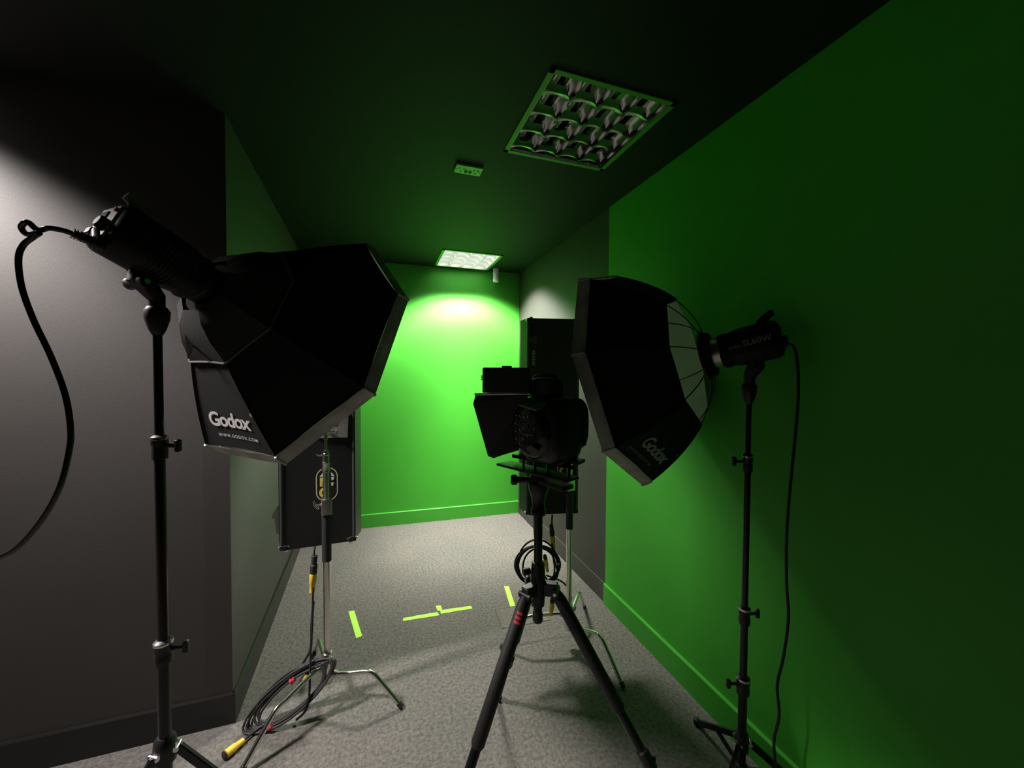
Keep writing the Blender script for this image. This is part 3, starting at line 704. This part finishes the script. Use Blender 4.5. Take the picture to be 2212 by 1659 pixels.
e1_, e2_ = at(541, 1572, 1.76), at(712, 1432, 1.87); cC = (e1_+e2_)/2; uu = (e2_-e1_)/2; vv = (RX*.050+FY*(-.020)-UP*.045)
mb = MB(); mb.tube(spline(loops(cC, uu*.95, vv, 9, .16, 3), 4), .0052, 8); mb.build('cord_loops', RUBBER, t)
mb = MB(); mb.tube(spline([at(680, 1180, 1.90), at(677, 1210, 1.88), at(676, 1280, 1.87), at(675, 1340, 1.87), at(671, 1410, 1.86), at(668, 1500, 1.82), at(660, 1535, 1.80), at(640, 1555, 1.80)], 8), .0050, 10); mb.build('drop_cord', RUBBER, t)
mb = MB(); mb.tube(spline([at(677, 1300, 1.875), at(673, 1350, 1.88), at(671, 1400, 1.89), at(655, 1432, 1.89), at(635, 1462, 1.86)], 8), .0060, 10); mb.build('drop_cord', RUBBER, t)
plug(at(677, 1238, 1.88), at(674, 1281, 1.875), t, .016, .9)
plug(at(664, 1455, 1.86), at(656, 1470, 1.85), t, .010, .5)
b_ = onz(486, 1632, .016); e_ = onz(527, 1598, .016); b_.z = .018; e_.z = .014
plug(b_, e_, t, .017, .10)
mb = MB(); mb.tube(spline([e_, onz(540, 1588, .012), onz(560, 1572, .02), onz(580, 1560, .03)], 6), .0052, 8); mb.build('cord_end', RUBBER, t)
mb = MB(); k_ = at(633, 1469, 1.83); mb.lathe(zframe(k_-(uu.normalized()*.014), uu), [(.009, 0), (.014, .003), (.009, .011), (.012, .019), (.009, .023)], 12); mb.build('tie', RED, t)
mb = MB(); k_ = onz(586, 1574, .02); mb.lathe(zframe(k_-RX*.014, RX*.7+UP*.4), [(.008, 0), (.011, .003), (.009, .010), (.008, .018)], 12); mb.build('tie', RED, t)
t = thing('cable_coil', 'black cable coiled round the right chrome stand behind the tripod', 'cable', onz(1166, 1400))
cC = at(1162, 1222, 2.26); mb = MB(); mb.tube(spline(loops(cC, RX*.112+UP*.01, UP*.118-RX*.01+FY*.03, 6, .18, 5), 4), .0055, 8); mb.build('cord_loops', RUBBER, t)
mb = MB(); mb.tube(spline([at(1193, 1112, 2.36), at(1192, 1135, 2.33), at(1193, 1190, 2.30), at(1198, 1230, 2.28), at(1190, 1275, 2.27), at(1196, 1300, 2.26), at(1190, 1320, 2.25)], 8), .0055, 10); mb.build('drop_cord', RUBBER, t)
mb = MB(); mb.tube(spline([at(1154, 1112, 2.34), at(1154, 1150, 2.30), at(1158, 1180, 2.28), at(1168, 1230, 2.27), at(1190, 1262, 2.25)], 8), .0050, 10); mb.build('drop_cord', RUBBER, t)
mb = MB(); mb.tube(spline([at(1180, 1243, 2.27), at(1205, 1252, 2.30), at(1222, 1264, 2.33), at(1234, 1290, 2.34), at(1229, 1308, 2.36), at(1218, 1316, 2.38), at(1205, 1312, 2.38)], 8), .0050, 10); mb.build('drop_cord', RUBBER, t)
plug(at(1193, 1157, 2.32), at(1196, 1187, 2.31), t, .015, .8)
plug(at(1178, 1207, 2.24), at(1183, 1236, 2.24), t, .012, .3)
plug(at(1193, 1300, 2.22), at(1190, 1330, 2.22), t, .014, .3)

# ------------------------------------------------------------------ tripod
TD = 1.35; TX = (1165-1106)/F_PX*TD
Ot = lambda z, x=0, d=0: fr(TX+x, TD+d, z)
t = thing('camera_tripod', 'black tripod with thick legs standing in the middle under the video camera', 'tripod', Ot(0))
zc = .885
mb = MB(); mb.cyl(Ot(.745), Ot(1.21), .0152, 24); mb.build('centre_column', POLEB, t)
mb = MB(); mb.lathe(Ot(0), [(.0, .742), (.014, .744), (.018, .752), (.018, .775), (.015, .78)], 20); mb.build('column_end', RUBBER, t)
mb = MB(); mb.lathe(Ot(0), [(.017, .80), (.023, .805), (.026, .84), (.028, .86), (.026, .905), (.025, .93), (.024, .935), (.023, .955), (.016, .96)], 24); sh = mb.build('shoulder', PLASTIC, t)
mb = MB(); mb.cyl(Ot(.93)-RX*.03-FY*.01, Ot(.93)-RX*.052-FY*.02, .012, 14); mb.build('column_knob', PLASTIC, sh)
for az in (106, 226, 346):
    a_ = math.radians(az); dv = RX*math.cos(a_)+FY*math.sin(a_); top = Ot(.862)+dv*.062; foot = Ot(.012)+dv*.56
    mb = MB(); mb.box(frame(Ot(.868)+dv*.045, dv, UP), .050, .034, .045, bev=.006); mb.cyl(top-dv.cross(UP)*.024, top+dv.cross(UP)*.024, .014, 14); jt = mb.build('leg_joint', PLASTIC, sh)
    mb = MB(); mb.cyl(top+dv.cross(UP)*.024, top+dv.cross(UP)*.027, .006, 10); mb.cyl(top-dv.cross(UP)*.024, top-dv.cross(UP)*.027, .006, 10); mb.build('joint_bolt', CHROME, jt)
    P = lambda q: top.lerp(foot, q)
    mb = MB(); mb.tube([P(0), P(.015), P(.035), P(.43), P(.44)], [.014, .018, .0215, .0215, .017], 20); lg = mb.build('leg', RUBBER, t)
    mb = MB(); mb.cyl(P(.42), P(.60), .0155, 18); mb.build('leg_tube', POLEB, lg)
    mb = MB(); mb.tube([P(.575), P(.58), P(.645), P(.65)], [.016, .021, .021, .016], 18); k2 = P(.61); ld = (-dv.cross(UP) if az == 226 else dv.cross(UP)); mb.cyl(k2, k2-dv*.0+UP*.0+RX*(.03 if az == 346 else -.028), .010, 10); mb.build('leg_clamp', PLASTIC, lg)
    mb = MB(); mb.cyl(P(.64), P(.975), .0125, 18); mb.build('leg_tube', POLEB, lg)
    mb = MB(); mb.lathe(zframe(foot-(foot-top).normalized()*.02, foot-top), [(.014, 0), (.018, .006), (.016, .02), (0, .026)], 14); mb.build('rubber_foot', RUBBER, lg)
    if az == 226:
        for k in range(3):
            m_ = P(.055+k*.014); ax = (foot-top).normalized(); nn = (CAM-m_); nn = (nn-ax*nn.dot(ax)).normalized(); sx = ax.cross(nn)
            mb = MB(); vs = []
            for a2 in range(-4, 5):
                th = a2*.14; off = nn*math.cos(th)+sx*math.sin(th); vs += [m_+off*.0222-ax*.0045, m_+off*.0222+ax*.0045]
            mb.add(vs, [(2*i, 2*i+1, 2*i+3, 2*i+2) for i in range(8)]); mb.build('red_label', REDP, lg, False)
# head
mb = MB(); mb.lathe(Ot(0), [(.0152, 1.12), (.026, 1.125), (.027, 1.14), (.022, 1.15), (.024, 1.18), (.030, 1.20), (.036, 1.215), (.036, 1.235), (.028, 1.245), (0, 1.246)], 24); hd = mb.build('fluid_head', PLASTIC, t)
mb = MB(); mb.cyl(Ot(1.245)-RX*.03, Ot(1.245)-RX*.078, .012, 14); mb.lathe(zframe(Ot(1.245)-RX*.075, -RX), [(.016, 0), (.018, .004), (.018, .018), (.013, .022), (0, .022)], 16); mb.build('pan_lock', PLASTIC, hd)
mb = MB(); mb.box(frame(Ot(1.262), RX, UP), .060, .060, .034, bev=.006); mb.build('tilt_block', PLASTIC, hd)

# ------------------------------------------------------------------ video camera
th = math.radians(38); LD = (-RX*math.sin(th)+FY*math.cos(th)); SD = (-RX*math.cos(th)-FY*math.sin(th))
ctr = at(1186, 926, 1.30)
t = thing('video_camera', 'black video camera with matte box hood and many side buttons on the tripod', 'video camera', Vector((ctr.x, ctr.y, 1.29)))
def superell(c, ax, ay, az, a, b, cz, e, n=28, mth=14):
    mb = MB(); vs = []; fs = []
    sg = lambda x, p: math.copysign(abs(x)**p, x)
    for j in range(mth+1):
        ph = -PI/2+PI*j/mth
        for i in range(n):
            q = 2*PI*i/n; vs.append(c+ax*a*sg(math.cos(ph), e)*sg(math.cos(q), e)+ay*b*sg(math.cos(ph), e)*sg(math.sin(q), e)+az*cz*sg(math.sin(ph), e))
    for j in range(mth):
        for i in range(n): fs.append((j*n+i, j*n+(i+1) % n, (j+1)*n+(i+1) % n, (j+1)*n+i))
    mb.add(vs, fs); return mb
body = superell(ctr, LD, SD, UP, .108, .078, .112, .55).build('body', PLASTIC, t)
# round side panel facing the viewer, glossy
pc = ctr+SD*.066+LD*.012
Ms = frame(pc, -LD, SD)
mb = MB(); mb.lathe(Ms, [(.0, .026), (.060, .024), (.082, .017), (.094, .004), (.096, -.02)], 36); mb.build('side_panel', GLOSSB, t)
for cx_, ys in ((-.050, 8), (-.028, 5), (-.008, 6), (.012, 4), (.040, 2)):
    for k in range(ys):
        yy = -.045+k*(.090/max(1, ys-1)) if ys > 2 else (-.02+k*.03)
        if cx_*cx_+yy*yy > .0058: continue
        zz = .026-.0017*(abs(cx_)/.06)-.006*max(0, (math.hypot(cx_, yy)-.055)/.03)
        mb = MB(); mb.lathe(Ms @ Matrix.Translation((cx_, yy, zz-.002)), [(.0042, 0), (.0042, .004), (.0032, .0052), (0, .0054)], 10); mb.build('button', mat('button_grey', (.24, .22, .21), .25) if (k+ys) % 2 else PLASTIC, t)
mb = MB(); mb.box(Ms, .052, .004, .002, c=(.012, -.012, .026)); mb.build('label_strip', DIMTX, t, False)
# tilted glass display on the top shoulder, green reflection painted into its base colour
n_ = (SD*.35+UP*.8-LD*.15).normalized(); Md = frame(at(1151, 873, 1.215), -LD, n_); mb = MB(); mb.box(Md, .078, .052, .008, bev=.004); mb.build('display', mat('green_reflection_glass', (.10, .22, .11), .25), t)
mb = MB(); mb.prism(frame(at(1150, 972, 1.215), -LD, (SD-UP*.3)), [(-.03, .0), (.0, .018), (.03, .004), (.006, -.020)], 0, .003); mb.build('sticker', mat('grey_sticker', (.10, .105, .10), .3), t, False)
# knobs on the rear edge
for px, py, r_ in ((1258, 905, .011), (1265, 925, .013), (1262, 955, .012), (1255, 870, .012)):
    q = at(px, py, 1.27); mb = MB(); mb.lathe(zframe(q-RX*.012, RX-FY*.3), [(r_*.9, 0), (r_, .004), (r_, .014), (r_*.8, .018), (0, .018)], 14); mb.build('rear_knob', RUBBER, t)
mb = superell(at(1228, 915, 1.30), LD, SD, UP, .060, .055, .088, .6); mb.build('battery_pack', RUBBER, t)
# top: viewfinder, handle
mb = superell(at(1180, 838, 1.31), LD, SD, UP, .062, .035, .036, .5); mb.build('viewfinder', PLASTIC, t)
mb = MB(); mb.tube(spline([at(1200, 850, 1.30), at(1202, 818, 1.30), at(1190, 812, 1.31), at(1165, 812, 1.34), at(1150, 822, 1.36), at(1140, 850, 1.38)], 6), .008, 12); mb.build('top_handle', GLOSSB, t)
# lens barrel
lc = ctr+LD*.10; mb = MB(); mb.lathe(frame(lc, RX, LD), [(.050, -.02), (.055, .0), (.055, .05), (.048, .055), (.048, .13), (0, .13)], 28); mb.build('lens', RUBBER, t)
# matte box hood: four flaring fabric sides, widest towards the left
P4n = [at(1122, 853, 1.33), at(1122, 975, 1.33)]; P4f = [at(1027, 853, 1.42), at(1052, 986, 1.42)]
def hood():
    mb = MB(); vs = []
    near = [at(1027, 854, 1.40), at(1140, 850, 1.30), at(1136, 968, 1.30), at(1086, 983, 1.34), at(1066, 990, 1.37), at(1054, 985, 1.385), at(1022, 872, 1.40)]
    n = len(near); m_ = sum(near, Vector())/n; vs = near+[m_+(p-m_)*.90+(m_-CAM).normalized()*.13 for p in near]
    mb.add(vs, [tuple(range(n)), tuple(reversed(range(n, 2*n)))]+[(i, n+i, n+(i+1) % n, (i+1) % n) for i in range(n)]); return mb
hd_ = hood().build('matte_box', PLASTIC, t, False)
mb = MB(); mb.tube([at(1026, 852, 1.395), at(1144, 850, 1.295)], .004, 8); mb.build('hood_rod', SATIN, hd_)
# rails and plates
def bar(p, q, w_, h_, name, m=PLASTIC):
    mb = MB(); mb.box(frame((p+q)/2, q-p, UP), (q-p).length, w_, h_, bev=.002); return mb.build(name, m, t)
bar(at(1088, 992, 1.42), at(1236, 1046, 1.20), .070, .008, 'base_plate')
bar(at(1128, 978, 1.36), at(1258, 1001, 1.24), .050, .010, 'top_plate')
bar(at(1108, 983, 1.42), at(1240, 1012, 1.24), .012, .012, 'rail')
for px, y0_, y1_, d_ in ((1131, 975, 1010, 1.33), (1156, 985, 1022, 1.29), (1183, 992, 1032, 1.26), (1228, 1000, 1040, 1.24)):
    mb = MB(); mb.box(frame(at(px, (y0_+y1_)/2, d_), RX, UP), .008, .020, (y1_-y0_)/F_PX*d_); mb.build('strut', PLASTIC, t)
mb = MB(); mb.box(frame(at(1200, 1046, 1.27), LD, UP), .11, .055, .014, bev=.003); mb.build('quick_release', PLASTIC, t)
# monitor above the hood
t = thing('field_monitor', 'flat black monitor mounted up left of the video camera, seen from behind', 'monitor', at(1096, 850, 1.34))
c0, c1 = at(1045, 821, 1.375), at(1147, 823, 1.30); M = frame((c0+c1)/2, c1-c0, UP)
mb = MB(); hgt = 56/F_PX*1.34; M2 = frame((c0+c1)/2, c1-c0, (c1-c0).cross(UP)); mb.box(M2, (c1-c0).length, hgt, .026, bev=.006); cs = mb.build('case', PLASTIC, t)
mb = MB(); mb.box(M2, .028, .012, .020, c=(0, hgt/2*(1 if M2.col[1].z > 0 else -1), 0)); mb.build('top_tab', PLASTIC, t, False)
for k in range(3):
    mb = MB(); mb.box(M2, .010, .004, .012, c=(-(c1-c0).length/2-.003, (.010-k*.006+.004)*(1 if M2.col[1].z > 0 else -1), 0)); mb.build('side_clip', PLASTIC, t, False)
mb = MB(); mb.cyl((c0+c1)/2-UP*hgt/2, at(1130, 856, 1.34), .006, 8); mb.build('mount_arm', PLASTIC, t)
mb = MB(); mb.box(M2, .05, .030, .004, c=(.01, 0, -.015)); mb.build('back_plate', RUBBER, t, False)
